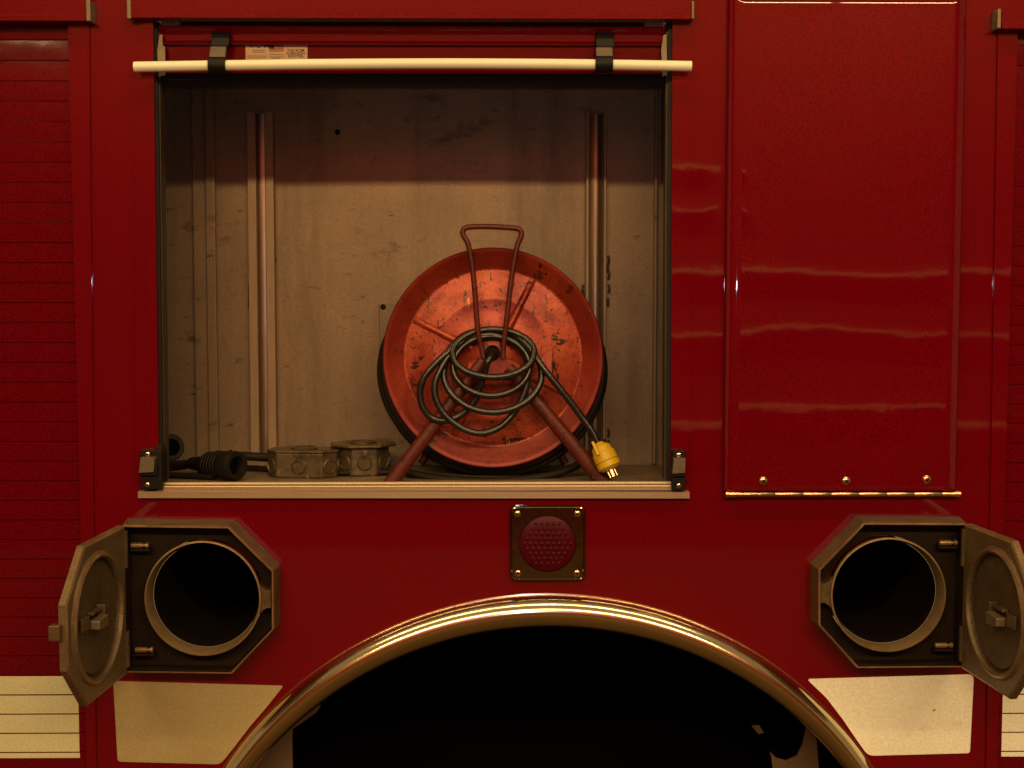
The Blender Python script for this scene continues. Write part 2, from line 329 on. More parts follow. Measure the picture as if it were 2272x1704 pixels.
# wall tracks
for x0, x1, xo, x2 in ((556, 605, 3, 0), (1298, 1347, 0, 0)):
    t = MB(); y = YB-0.022
    pbox(t, x0, 247, x0+10, 1009, y, YB-0.001); pbox(t, x1-10, 247, x1, 1009, y, YB-0.001)
    pbox(t, x0+10, 248, x1-10, 1008, YB-0.008, YB-0.001)
    tr = bevel(t.build("mounting_track", M['track'], truck), 0.0015)
    t = MB(); cx = (x0+x1)/2
    a = W(x0+10.5, 628, y+0.006); b = W(x1-10.5, 250, y+0.006)
    # crowned steel insert inside the channel
    n = 8; vs = []; fs = []
    za, zb = W(cx, 1005, y).z, W(cx, 252, y).z
    for i in range(n+1):
        s = i/n; x = a.x+(b.x-a.x)*s; yy = YB-0.0165-0.0035*math.sin(math.pi*s)
        vs += [(x, yy, za), (x, yy, zb)]
    for i in range(n): fs.append([2*i, 2*i+1, 2*i+3, 2*i+2])
    t.add(vs, fs); t.build("track_insert", M['insert'], tr, smooth=True)
    # irregular weld beads along the track
    for sx, pts in ((x0-3, (640, 660, 675)), (x1+3, (576, 595, 610, 640, 670, 960, 985))):
        for py in pts:
            c = W(sx+random.uniform(-1, 1), py, YB-0.003)
            wl = MB(); tube(wl, [c+Vector((0, 0, .008)), c+Vector((random.uniform(-.002, .002), -.002, 0)), c-Vector((0, 0, .009))], 0.0026, 6, sub=3)
            wl.build("weld_bead", M['weld'], tr, smooth=True)
mb = MB(); pbox(mb, 842, 674, 1010, 820, YB-0.008, YB-0.001); pl = bevel(mb.build("wall_plate", M['alu_dark'], truck), 0.001)
mb = MB(); lathe(mb, [(0.0058, 0), (0.005, 0.003), (0.001, 0.0042)], W(850, 681, YB-0.008)); mb.build("screw", M['cast_dark'], pl, smooth=True)
mb = MB(); lathe(mb, [(0.0055, 0), (0.0055, 0.0008)], W(749, 293, YB-0.0002)); mb.build("bolt_hole", M['void'], truck)
# sill
mb = MB(); 
quadplate(mb, [(306, 1090), (1530, 1091), (1530, 1106), (306, 1105)], -0.012, -0.0005)
prof = [(-0.010, 1089), (-0.010, 1078), (-0.004, 1074), (-0.002, 1069), (0.016, 1068), (0.03, 1071)]
xa_, xb2 = W(352, 1080).x, W(1489, 1080).x
vs = []; 
for y, p in prof: 
    z = W(900, p, y).z; vs += [(xa_, y, z), (xb2, y, z)]
mb.add(vs, [[2*i, 2*i+1, 2*i+3, 2*i+2] for i in range(len(prof)-1)])
z0 = W(900, 1071, 0.03).z; box(mb, (xa_, 0.0305, zf-0.012), (xb2, 0.036, z0))
bevel(mb.build("door_sill", M['alu'], truck), 0.0012)
# side guide channels with black seal
for f, s in ((LOE, 1), (ROE, -1)):
    mb = MB(); a0_ = lambda p, k: f(p)+s*k
    quadplate(mb, [(a0_(48, 0), 48), (a0_(48, 9), 48), (a0_(1066, 9), 1066), (a0_(1066, 0), 1066)], 0.004, 0.03)
    g = mb.build("door_seal", M['seal'], truck)
    mb = MB(); quadplate(mb, [(a0_(48, 9), 48), (a0_(48, 14), 48), (a0_(1066, 14), 1066), (a0_(1066, 9), 1066)], 0.012, 0.045)
    bevel(mb.build("guide_channel", M['guide'], truck), 0.001)
# catch blocks
def phillips(parent, c, r, m=None, h=None, ax=(0,-1,0)):
    h = h or r*0.45
    mb = MB(); lathe(mb, [(r, 0), (r*0.96, h*0.45), (r*0.7, h*0.85), (r*0.35, h), (0.0001, h)], c, ax, 20)
    for a in (0.4, 0.4+math.pi/2):
        u = Vector((math.cos(a), 0, math.sin(a))); v = Vector((-math.sin(a), 0, math.cos(a)))
        cc = Vector(c)+Vector(ax).normalized()*(h+0.0003)
        mb.add([cc+u*r*.5+v*r*.12, cc-u*r*.5+v*r*.12, cc-u*r*.5-v*r*.12, cc+u*r*.5-v*r*.12], [[0, 1, 2, 3]], 1)
        lift = 0.0002; ax2 = Vector(ax)
    return mb.build("screw", [m or M['steel'], M['void']], parent, smooth=True)
def catch(x0, x1, p0, p1, side):
    mb = MB(); pbox(mb, x0, p0, x1, p1, -0.022, 0.02)
    pbox(mb, x0-4 if side < 0 else x0+1, p0+34, x1-10 if side < 0 else x1+1, p0+58, -0.030, -0.0225)
    c = bevel(mb.build("door_catch", M['black'], truck), 0.002)
    mb = MB(); q = (x0-2, x1-16) if side < 0 else (x0+3, x1)
    quadplate(mb, [(q[0]+2, p0+17), (q[1], p0+17), (q[1]-1, p0+49), (q[0]-2, p0+51)], -0.036, -0.0225)
    bevel(mb.build("roller", M['grey_plastic'], c), 0.003)
    for py in (p0+10, p1-11):
        phillips(c, W((x0+x1)/2-(8 if side < 0 else 0), py, -0.0222), 0.0042, M['steel'], 0.0012)
catch(312, 358, 998, 1087, -1); catch(1491, 1521, 1000, 1089, 1)
mb = MB(); pbox(mb, 346, 988, 360, 1087, -0.012, 0.01); bevel(mb.build("door_guide_end", M['rubber'], truck), 0.002)
# header boxes
def header(x0, x1, pt, pb, caps, yfront=-0.030):
    mb = MB()
    a, b = W(x0, pb, yfront), W(x1, pb, yfront); zt_ = W((x0+x1)/2, pt, yfront).z
    zb = (a.z+b.z)/2
    # folded profile: lip groove near the bottom
    pr = [(-0.0006, zb), (yfront, zb), (yfront, zb+0.0095), (yfront+0.0015, zb+0.0105), (yfront+0.0015, zt_), (-0.0006, zt_)]
    n = 16; vs = []; 
    for i in range(n+1):
        s = i/n; x = a.x+(b.x-a.x)*s
        vs += [(x, y, z) for y, z in pr]
    k = len(pr); fs = []
    for i in range(n):
        for j in range(k-1): fs.append([i*k+j, i*k+j+1, (i+1)*k+j+1, (i+1)*k+j])
    fs += [list(range(k)), [n*k+j for j in range(k)]]
    h = bevel(mb.add(vs, fs).build("door_header", M['red'], truck), 0.001)
    for cx0, cx1, cp0, cp1 in caps:
        mb = MB(); pbox(mb, cx0, cp0, cx1, cp1, yfront-0.002, -0.0008)
        bevel(mb.build("end_cap", M['alu_dark'], h), 0.0015)
    return h
header(290, 1534, -220, 41, [(281, 289.4, -20, 42), (1534.6, 1541, 2, 42)])
header(-200, 190, -220, 46, [(190.6, 200, -1, 47)])
header(2223, 2420, 20, 64, [(2213, 2222.5, 19, 63)])
# ------------------------------------------------------------------ open roll-up door (bottom rail hanging under the header)
mb = MB(); yr = 0.022
def prof_x(mb, x0p, x1p, pr, pyref, mi=0):
    a, b = W(x0p, pyref, yr).x, W(x1p, pyref, yr).x
    pts = [(y, W(1000, p, y).z) for y, p in pr]; k = len(pts)
    vs = [(a, y, z) for y, z in pts]+[(b, y, z) for y, z in pts]
    mb.add(vs, [[j, (j+1) % k, k+(j+1) % k, k+j] for j in range(k)]+[list(range(k)), list(range(k, 2*k))], mi)
prof_x(mb, 358, 1473, [(0.020, 58), (0.001, 59), (-0.001, 62), (0.004, 68), (0.010, 78), (0.010, 92), (0.004, 97), (0.004, 100), (0.014, 101), (0.014, 152), (0.010, 156), (0.010, 163), (0.030, 166), (0.036, 60)], 100)
door = bevel(mb.build("roll_up_door", M['red_shutter'], truck), 0.0008)
door["label"] = "rolled-up red door bottom rail under the header"
# slats above rail, rolled inwards and dark
for k in range(3):
    mb = MB(); prof_x(mb, 366, 1470, [(0.044+k*.03, 40-k*6), (0.040+k*.03, 150+k*6), (0.046+k*.03, 152+k*6), (0.050+k*.03, 40-k*6)], 100)
    mb.build("slat", M['red_shutter'], door)
mb = MB(); prof_x(mb, 358, 1473, [(0.037, 150), (0.032, 167), (0.032, 191), (0.050, 193), (0.056, 150)], 100); mb.build("bottom_seal", M['seal'], door)
for x0, x1 in ((351, 366), (1469, 1479)):
    mb = MB()
    loops_plate(mb, PX([(x0+3, 78), (x0+9, 76), (x0+10, 100), (x1, 104), (x1+1, 166), (x0+1, 170), (x0-2, 110)], -0.001), [], -0.001, 0.003, back=True)
    bevel(mb.build("end_plate", M['alu_dark'], door), 0.001)
for x0, x1 in ((358, 398), (1430, 1472)):
    mb = MB(); a, b = W(x0, 60, 0.006), W(x1, 60, 0.006); cx = (a.x+b.x)/2; hw = (b.x-a.x)/2; zb = a.z; zt2 = W(x0, 44, 0.006).z
    pts = [(cx+hw, zb), (cx+hw, zt2-.003), (cx+hw*.75, zt2), (cx-hw*.75, zt2), (cx-hw, zt2-.003), (cx-hw, zb)]
    loops_plate(mb, pts, [], 0.004, 0.02, back=True); bevel(mb.build("roller_cap", M['alu_dark'], door), 0.002)
# straps and bar
for x0, x1 in ((466, 504), (1322, 1361)):
    mb = MB()
    def bprof(pr, xa_, xb_3):
        a, b = W(xa_, 120, -0.02).x, W(xb_3, 120, -0.02).x
        pts = [(y, W(1000, p, y).z) for y, p in pr]; k = len(pts)
        vs = [(a, y, z) for y, z in pts]+[(b, y, z) for y, z in pts]
        mb.add(vs, [[j, (j+1) % k, k+(j+1) % k, k+j] for j in range(k)]+[list(range(k)), list(range(k, 2*k))])
    bprof([(-0.0015, 70), (-0.009, 78), (-0.017, 98), (-0.018, 104), (0.003, 104), (0.003, 70)], x0+1, x1+3)
    s = bevel(mb.build("bar_bracket", M['black'], door), 0.002)
    mb = MB(); bprof([(-0.0185, 104), (-0.033, 129), (-0.036, 138), (-0.024, 141), (-0.018, 122), (-0.012, 104.5)], x0, x1-2)
    bevel(mb.build("bracket_arm", M['grey_plastic'], door), 0.0015)
    mb = MB(); c = W((x0+x1)/2-2, 145 if x0 < 900 else 143, -0.031); hw = (W(x1, 145, -.046).x-W(x0, 145, -.046).x)/2
    lathe(mb, [(0.0090, -hw), (0.0145, -hw), (0.0145, hw), (0.0090, hw)], c, (1, 0, 0), 24); mb.build("bar_clamp", M['black'], door, smooth=True)
mb = MB()
bar = [(298, 148.5), (480, 145.5), (700, 142.5), (960, 141), (1200, 142), (1400, 144.5), (1534, 147)]
tube(mb, [W(a, b, -0.031) for a, b in bar], 0.0090, 20)
mb.build("handle_bar", M['cream'], door, smooth=50)
# decal on the rail
ys = 0.014
mb = MB(); pbox(mb, 545, 97, 682, 136, ys-0.0006, ys-0.0002); mb.build("decal", M['decal'], door)
def text(s, px, py, hpx, y, m, parent, name="lettering", bold=1.0):
    c = bpy.data.curves.new(name, 'FONT'); c.body = s; c.size = hpx*S*1.35; c.align_x = 'CENTER'; c.align_y = 'CENTER'; c.offset = 0.00012*bold
    t = bpy.data.objects.new(name, c); COL.objects.link(t); bpy.context.view_layer.update()
    me = bpy.data.meshes.new_from_object(t.evaluated_get(bpy.context.evaluated_depsgraph_get()))
    bpy.data.objects.remove(t); o = bpy.data.objects.new(name, me); me.materials.clear(); me.materials.append(m); COL.objects.link(o)
    o.parent = parent; o.location = W(px, py, y); o.rotation_euler = (math.pi/2, 0, 0); return o
text("R•O•M", 575, 101, 11, ys-0.001, M['ink'], door, bold=2.5)
text("THE ROM", 656, 112, 6.5, ys-0.001, M['ink'], door, bold=0.6)
text("ROBINSON", 656, 118.5, 6, ys-0.001, M['ink'], door, bold=0.6)
text("SHUTTER", 656, 125, 6, ys-0.001, M['ink'], door, bold=0.6)
mb = MB()
for py, xa_2, xb_4 in ((111, 560, 588), (115, 560, 588), (123.5, 549, 592), (127.5, 549, 590), (120, 597, 630), (125.5, 598, 631), (128.5, 603, 622)):
    pbox(mb, xa_2, py, xb_4, py+1.2, ys-0.0011, ys-0.0009)
mb.build("small_print", M['ink2'], door)
mb = MB(); 
for k in range(6): pbox(mb, 597, 98+k*2.9, 629.5, 99.4+k*2.9, ys-0.0011, ys-0.0009, 0)
pbox(mb, 597, 97.5, 608, 108, ys-0.0014, ys-0.0012, 1)
mb.build("printed_flag", [M['inkred'], M['inkblue']], door)

# ------------------------------------------------------------------ closed roll-up doors (left and right edge of the photo)
PITCH = (W(80, 223.5, .008).z-W(80, 1668, .008).z)/33
def slat_mesh(x0, x1, off=0.0, zlo=0.0, zhi=1.0, name="slat"):
    # cross-section of one slat: flat convex face with a small rounded joint at the foot
    pr = []
    for i in range(27):
        s = zlo+(zhi-zlo)*(i/25.5 if i < 25 else (0.985 if i == 25 else 1.0))
        y = 0.0082-0.00012*math.sin(math.pi*min(1, max(0, s)))
        if s > 0.985: y += 0.0040*(s-0.985)/0.015
        if s < 0.02: y += 0.0012*(0.02-s)/0.02
        pr.append((y-off, s*PITCH))
    mb = MB(); k = len(pr)
    vs = [(x0, y, z) for y, z in pr]+[(x1, y, z) for y, z in pr]
    fs = [[i, i+1, k+i+1, k+i] for i in range(k-1)]
    vs += [(x0, 0.016-off*0, pr[0][1]), (x1, 0.016, pr[0][1]), (x0, 0.016, pr[-1][1]), (x1, 0.016, pr[-1][1])]
    n = 2*k; fs += [[0, k, n+1, n], [k-1, 2*k-1, n+3, n+2]]
    mb.add(vs, fs); return mb
def shutter(xa_, xb_, zref, nup, ndn, white, sx, label, ms):
    mb = MB(); box(mb, (xa_, 0.0165, W(1136, 1995, 0).z), (xb_, 0.020, W(1136, 10, 0).z))
    d = mb.build("roll_up_door", M['seal'], truck); d["label"] = label
    first = None
    for i in range(-nup, ndn):
        z = zref-PITCH*i
        if first is None:
            first = slat_mesh(xa_, xb_).build("slat", M['red_shutter'], d, smooth=30); o = first
        else:
            o = first.copy(); COL.objects.link(o); o.parent = d
        o.location = (random.uniform(-.0004, .0004), random.uniform(0, .0006), z); o.rotation_euler = (random.uniform(-.008, .008) - (0.045 if i in (-2, -3) else 0.015 if i in (-1, 0) else 0), 0, 0)
    wf = None
    for j, (i, lo, hi) in enumerate(white):
        z = zref-PITCH*i
        if lo == 0.025 and hi == 0.955:
            if wf is None: wf = slat_mesh(sx[0], sx[1], 0.0004, lo, hi).build("reflective_strip", ms, d, smooth=30); o = wf
            else: o = wf.copy(); COL.objects.link(o); o.parent = d
        else: o = slat_mesh(sx[0], sx[1]+random.uniform(0, .002), 0.0004, lo, hi).build("reflective_strip", ms, d, smooth=30)
        o.location = (0, -0.0006, z)
    return d
# slat i spans [zref-PITCH*i, +PITCH]
zl = W(80, 269.5, .008).z
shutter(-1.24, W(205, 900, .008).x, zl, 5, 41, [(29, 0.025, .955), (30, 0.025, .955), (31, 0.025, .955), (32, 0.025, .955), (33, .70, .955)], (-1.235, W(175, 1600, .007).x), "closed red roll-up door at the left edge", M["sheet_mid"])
zr = W(2262, 190, .008).z
IR = round((zr-W(2222, 1529, .008).z)/PITCH)
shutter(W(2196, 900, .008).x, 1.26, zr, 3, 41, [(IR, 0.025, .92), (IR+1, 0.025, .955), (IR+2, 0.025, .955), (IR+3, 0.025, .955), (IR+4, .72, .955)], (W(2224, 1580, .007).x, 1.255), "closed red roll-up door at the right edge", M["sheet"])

# ------------------------------------------------------------------ hinged access panel, right
xA, xB = W(1611, 600, -0.016).x, W(2134, 600, -0.016).x
xA0, xA1 = W(1612, 0, -.016).x, W(1609, 1090, -.016).x
zA, zB = W(1870, -18, -.016).z, W(1870, 1089, -.016).z
nx, nz = 90, 150
def upar(n, edge):                          # denser towards the rolled edges
    return [0.5-0.5*math.cos(math.pi*i/n) for i in range(n+1)]
U_, V_ = upar(nx, 0), upar(nz, 0); Wd, Hd = xB-xA, zA-zB
scr = [W(1693, 1067, -.02), W(1877, 1067, -.02), W(2056, 1064, -.02)]
vs = []
for v in V_:
    for u in U_:
        x = xA+Wd*u; z = zB+Hd*v
        dx = min(u, 1-u)*Wd; dz = (1-v)*Hd; dzb = v*Hd
        e = min(1, dx/0.026); e = math.sqrt(max(0, 1-(1-e)**2))
        f = min(1, dz/0.022); f = math.sqrt(max(0, 1-(1-f)**2))
        g = min(1, dzb/0.010); g = math.sqrt(max(0, 1-(1-g)**2))
        y = -0.0095-0.0105*min(e, f)*1.0-0.002*min(e, g)
        y -= 0.0018*math.sin(math.pi*u)*math.sin(math.pi*min(1, v*1.02))
        for s in scr:                       # sheet pulled in round the screws
            r2 = (x-s.x)**2+(z-s.z)**2; y += 0.0016*math.exp(-r2/(2*0.030**2))
        for cu in (0, 1): y += 0.0020*math.exp(-(((u-cu)*Wd/0.11)**2+(dzb/0.13)**2))
        y += 0.0004*math.sin(3.1*u+9*v)*math.sin(math.pi*u)
        vs.append((x, y, z))
k = nx+1
fs = [[j*k+i, j*k+i+1, (j+1)*k+i+1, (j+1)*k+i] for j in range(nz) for i in range(nx)]
rim = list(range(k))+[j*k+nx for j in range(1, nz+1)]+[nz*k+i for i in range(nx-1, -1, -1)]+[j*k for j in range(nz-1, 0, -1)]
b0 = len(vs); vs += [(vs[i][0], -0.0008, vs[i][2]) for i in rim]; L_ = len(rim)
fs += [[rim[i], rim[(i+1) % L_], b0+(i+1) % L_, b0+i] for i in range(L_)]
mb = MB(); mb.add(vs, fs)
panel = mb.build("access_panel", M['red'], truck, smooth=60)
for s in scr: phillips(panel, (s.x, -0.0195, s.z), 0.0076, M['brass'], 0.004)
# piano hinge under the panel
hz = W(1870, 1096.5, -.016).z; xs = [W(p, 1096, -.016).x for p in (1609, 1718, 1781, 1843, 1904, 1966, 2027, 2089, 2131)]
for i in range(8):
    mb = MB(); L0, L1 = xs[i]+0.0004, xs[i+1]-0.0004
    pr = [(0.0001, L0), (0.0036, L0), (0.0043, L0+.001), (0.0043, L1-.001), (0.0036, L1), (0.0001, L1)]
    if i == 0: pr = [(0.0001, L0), (0.0056, L0), (0.0054, L0+.012), (0.0043, L0+.03), (0.0043, L1-.001), (0.0036, L1), (0.0001, L1)]
    if i == 7: pr = [(0.0001, L0), (0.0036, L0), (0.0043, L0+.001), (0.0043, L1-.018), (0.0057, L1-.006), (0.0057, L1), (0.0001, L1)]
    lathe(mb, [(r, h) for r, h in pr], (0, -0.016, hz), (1, 0, 0), 14, cap=False)
    mb.build("hinge_knuckle", M['brass'], panel, smooth=True)
mb = MB(); box(mb, (xs[0]+.004, -0.0118, hz+0.0005), (xs[-1]-.002, -0.0009, hz+0.0045)); mb.build("hinge_leaf", M['seal'], panel)

# ------------------------------------------------------------------ marker light
lc = W(1215, 1206, -.008); hw = (W(1299, 1206, -.008).x-W(1131, 1206, -.008).x)/2
mb = MB()
steps = [(0, -0.0006, .011), (0, -0.008, .011), (0.0012, -0.0105, .010), (0.0030, -0.0112, .009), (0.0046, -0.0095, .008)]
loopsb = [[(p[0], y, p[1]) for p in rrect(lc.x, lc.z, hw-i, hw-i, r)] for i, y, r in steps]
n = len(loopsb[0])
for a, b in zip(loopsb, loopsb[1:]): mb.add(a+b, [[i, (i+1) % n, n+(i+1) % n, n+i] for i in range(n)])
rl = 64*S
i_, y_, r_ = steps[-1]
loops_plate(mb, rrect(lc.x, lc.z, hw-i_, hw-i_, r_), [circ(lc.x, lc.z, rl, 48)], y_, y_+0.006)
ml = mb.build("marker_light", M['chrome_plate'], truck, smooth=30)
mb = MB(); 
lathe(mb, [(rl-0.001, -0.002), (rl-0.001, 0.0005), (rl-0.004, 0.002), (rl*0.6, 0.0042), (rl*0.3, 0.005), (0.0001, 0.0053)], (lc.x, -0.0068, lc.z), n=48)
for q in range(-5, 6):
    for r in range(-5, 6):
        x = (q+r*0.5)*0.0103; z = r*0.0089
        if math.hypot(x, z) < rl-0.008:
            hgt = 0.0053*(1-(math.hypot(x, z)/rl)**2)
            lathe(mb, [(0.0044, -0.002), (0.0040, 0.0008), (0.0026, 0.0021), (0.0001, 0.0027)], (lc.x+x, -0.0068-hgt+.0006, lc.z+z), n=8, cap=False)
mb.build("lens", M['lens'], ml, smooth=50)
for px, py in ((1148, 1140), (1281, 1140), (1149, 1272), (1280, 1272)):
    c = W(px, py, -.0096); phillips(ml, c, 0.0058, M['steel'], 0.0022)

# ------------------------------------------------------------------ bottle hatches
def hatch(rim_px, ctr, sgn, alpha, bolts, strike_py, label):
    yf = -0.050; k2 = S*(D+yf)/D
    rim_ = PX(rim_px, yf); cx = sum(p[0] for p in rim_)/6; cz = sum(p[1] for p in rim_)/6
    def scl(l, dx):
        out = []
        n = len(l)
        for i, p in enumerate(l):
            a, b, c = Vector(l[i-1]), Vector(p), Vector(l[(i+1) % n])
            e1 = (b-a).normalized(); e2 = (c-b).normalized()
            n1 = Vector((e1.y, -e1.x)); n2 = Vector((e2.y, -e2.x)); m = (n1+n2); m = m/(m.length_squared/2)
            out.append(tuple(b+m*dx))
        return out
    area = sum(rim_[i-1][0]*rim_[i][1]-rim_[i][0]*rim_[i-1][1] for i in range(6)); sg = 1 if area > 0 else -1
    base = scl(rim_, 0.004*sg); inner = scl(rim_, -0.0034*sg); inner2 = scl(rim_, -0.0050*sg)
    cc = W(ctr[0], ctr[1], yf+0.004)
    mb = MB(); rings = [(base, -0.0008), (rim_, yf+0.003), (scl(rim_, -0.0015*sg), yf), (inner, yf), (inner, yf+0.006), (inner2, -0.012)]
    for (a, ya), (b, yb) in zip(rings, rings[1:]):
        vs = [(p[0], ya, p[1]) for p in a]+[(p[0], yb, p[1]) for p in b]
        mb.add(vs, [[i, (i+1) % 6, 6+(i+1) % 6, 6+i] for i in range(6)], 1 if yb > yf+0.0055 and a is not base else (0 if a is base else 2))
    h = mb.build("bottle_hatch", [M['cast'], M['cast_dark'], M['edge']], truck, smooth=20); h["label"] = label
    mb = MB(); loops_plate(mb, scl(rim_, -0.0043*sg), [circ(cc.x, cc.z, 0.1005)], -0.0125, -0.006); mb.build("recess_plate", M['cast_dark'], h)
    # collar
    R0 = 131*k2; mb = MB()
    lathe(mb, [(R0-0.001, 0.040-0.05), (R0, 0.0), (R0-0.0006, 0.0012), (R0-0.0030, 0.0016), (R0-0.0038, 0.0004), (R0-0.0078, -0.030), (R0-0.0080, -0.032)], (cc.x, yf+0.004, cc.z), n=96, cap=False)
    mb.build("collar", M['ring'], h, smooth=50)
    # ribbed rubber bore
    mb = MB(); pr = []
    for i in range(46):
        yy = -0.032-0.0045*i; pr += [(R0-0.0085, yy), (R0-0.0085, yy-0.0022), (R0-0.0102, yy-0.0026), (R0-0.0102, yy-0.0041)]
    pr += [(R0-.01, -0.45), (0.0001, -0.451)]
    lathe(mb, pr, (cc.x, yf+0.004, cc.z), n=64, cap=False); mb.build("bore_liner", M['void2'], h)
    # strike web between collar and rim, opposite the hinge
    xs_ = cc.x-sgn*(R0-0.001); xe = rim_[2][0]+(0.007 if sgn > 0 else -0.007)*1
    za, zb = W(0, strike_py[1], -.04).z, W(0, strike_py[0], -.04).z
    mb = MB(); vs2 = []
    zc = (za+zb)/2; hh = (zb-za)/2
    side = [(xs_+sgn*0.004, hh+0.012), (xs_-sgn*0.003, hh+0.004), (xs_-sgn*0.010, hh), (xe, hh)]
    pts = [(x, zc+q) for x, q in side]+[(x, zc-q) for x, q in side[::-1]]
    loops_plate(mb, pts, [], yf+0.008, -0.0135); bevel(mb.build("latch_strike", M['cast'], h), 0.0015)
    for i, (bx, by) in enumerate(bolts):
        c = W(bx, by, -0.03)
        mb = MB(); lathe(mb, [(0.0001, -0.016), (0.0048, -0.016), (0.0052, -0.012), (0.0052, 0.004), (0.0032, 0.0045), (0.0032, 0.010), (0.0055, 0.0105), (0.0055, 0.015), (0.0001, 0.0155)], c, (1, 0, 0), 12)
        mb.build("hinge_pin", M['ring'], h, smooth=True)
        mb = MB(); box(mb, (c.x-0.018, -0.034, c.z-0.011), (c.x+0.018, -0.0128, c.z-0.0062))
        bevel(mb.build("hinge_bracket", M['cast_dark'], h), 0.002)
    # lid, swung open about the hinge edge
    hx = rim_[0][0]-sgn*0.003; al = math.radians(alpha)
    # direction of the lid's width and of its inner face
    dw = Vector((-sgn*math.cos(al), -math.sin(al), 0))
    dn = Vector((-sgn*math.sin(al), math.cos(al), 0)) if False else Vector((-sgn*math.sin(al), math.cos(al), 0))
    hp = Vector((hx, yf-0.001, 0))
    def LP(u, z, t): return hp+dw*u+dn*t+Vector((0, 0, z))    # t>0: towards the inner face
    loc = [(abs(p[0]-hx), p[1]) for p in rim_]
    uc, zc2 = abs(cc.x-hx), cc.z
    mb = MB(); n = 64
    def loopv(l, t): return [LP(u, z, t) for u, z in l]
    def cl(r): return [(uc+r*math.cos(2*math.pi*i/n), zc2+r*math.sin(2*math.pi*i/n)) for i in range(n)]
    # outer plate with a rolled edge (6 mm thick) and a round opening stepped down to the dish
    lo = scl(loc, 0)
    ar = sum(loc[i-1][0]*loc[i][1]-loc[i][0]*loc[i-1][1] for i in range(6)); s2 = 1 if ar > 0 else -1
    lin = scl(loc, -0.0035*s2)
    rr = 137*k2
    def ringf(a, ta, b, tb, mi=0):
        m_ = len(a); mb.add(loopv(a, ta)+loopv(b, tb), [[i, (i+1) % m_, m_+(i+1) % m_, m_+i] for i in range(m_)], mi)
    ringf(lo, -0.010, lo, 0.001); ringf(lo, 0.001, lin, 0.0035, 2)
    allp = lin+cl(rr+.004); tri = tessellate_polygon([[Vector((a, b, 0)) for a, b in lin], [Vector((a, b, 0)) for a, b in cl(rr+.004)]])
    mb.add([LP(a, b, 0.0035) for a, b in allp], [list(t) for t in tri])
    tri = tessellate_polygon([[Vector((a, b, 0)) for a, b in lo]]); mb.add([LP(a, b, -0.010) for a, b in lo], [list(t) for t in tri])
    lp_ = [(rr+.004, .0035), (rr, .0075), (rr-.004, .0100), (rr-.0065, .0095), (rr-.0085, .0040), (rr-.0095, -.003), (rr-.0125, -.004), (rr-.0145, -.003), (rr-.0155, .0010), (rr-.0175, .0018), (0.0005, .0020)]
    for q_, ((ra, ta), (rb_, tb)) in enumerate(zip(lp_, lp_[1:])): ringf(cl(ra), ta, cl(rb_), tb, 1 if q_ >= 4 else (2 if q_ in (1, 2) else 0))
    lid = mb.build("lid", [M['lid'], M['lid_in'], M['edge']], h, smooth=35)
    # spring latch on the lid: bracket, bent tongue and thumb tab
    def lbox(u0, u1, z0, z1, t0, t1, tw=0.0):
        mb_ = MB(); vs = []
        for t in (t0, t1):
            for u, z in ((u0, z0-tw), (u1, z0), (u1, z1), (u0, z1+tw)): vs.append(LP(u, z, t))
        mb_.add(vs, [[0,1,2,3],[4,5,6,7],[0,1,5,4],[1,2,6,5],[2,3,7,6],[3,0,4,7]]); return mb_
    zl_ = W(0, 1372, -.22).z
    bevel(lbox(uc-0.000, uc+0.006, zl_-.016, zl_+.016, .003, .018).build("latch_bracket", M['cast'], h), .0015)
    bevel(lbox(uc+.006, uc+.045, zl_+.006, zl_+.012, .003, .014).build("latch_bracket", M['cast'], h), .0015)
    bevel(lbox(uc+.010, uc+.050, zl_-.016, zl_-.001, .010, .026, .003).build("latch_tongue", M['alu_dark'], h), .002)
    bevel(lbox(uc+.050, uc+.080, zl_-.014, zl_+.008, .006, .010).build("latch_tongue", M['cast'], h), .001)
    ue = max(p[0] for p in loc)
    bevel(lbox(ue-0.004, ue+0.012, zl_-.012, zl_+.012, -.022, -.004).build("thumb_tab", M['cast'], h), .0015)
    # hinge knuckle strip along the lid edge
    zt3, zb3 = loc[0][1], loc[5][1]
    for z0_, z1_ in ((zb3+.012, zb3+.075), (zt3-.075, zt3-.010)):
        mb = MB(); lathe(mb, [(0.0065, z0_), (0.0065, z1_)], LP(0, 0, 0.0), (0, 0, 1), 14)
        mb.build("hinge_barrel", M['cast'], h, smooth=True)
    return h
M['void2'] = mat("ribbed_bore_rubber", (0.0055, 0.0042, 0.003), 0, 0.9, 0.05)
hatch([(271, 1165), (507, 1168), (607.5, 1267), (607.5, 1398), (514, 1496), (276, 1493)], (450, 1328), -1, 95, [(311, 1210), (321, 1442)], (1311, 1350), "open octagonal bottle hatch left of the wheel arch")
hatch([(2145, 1161), (1917, 1160), (1816, 1264), (1816, 1388), (1903, 1483), (2137, 1481)], (1971, 1320), 1, 95, [(2104, 1204), (2094, 1432)], (1299, 1342), "open octagonal bottle hatch right of the wheel arch")

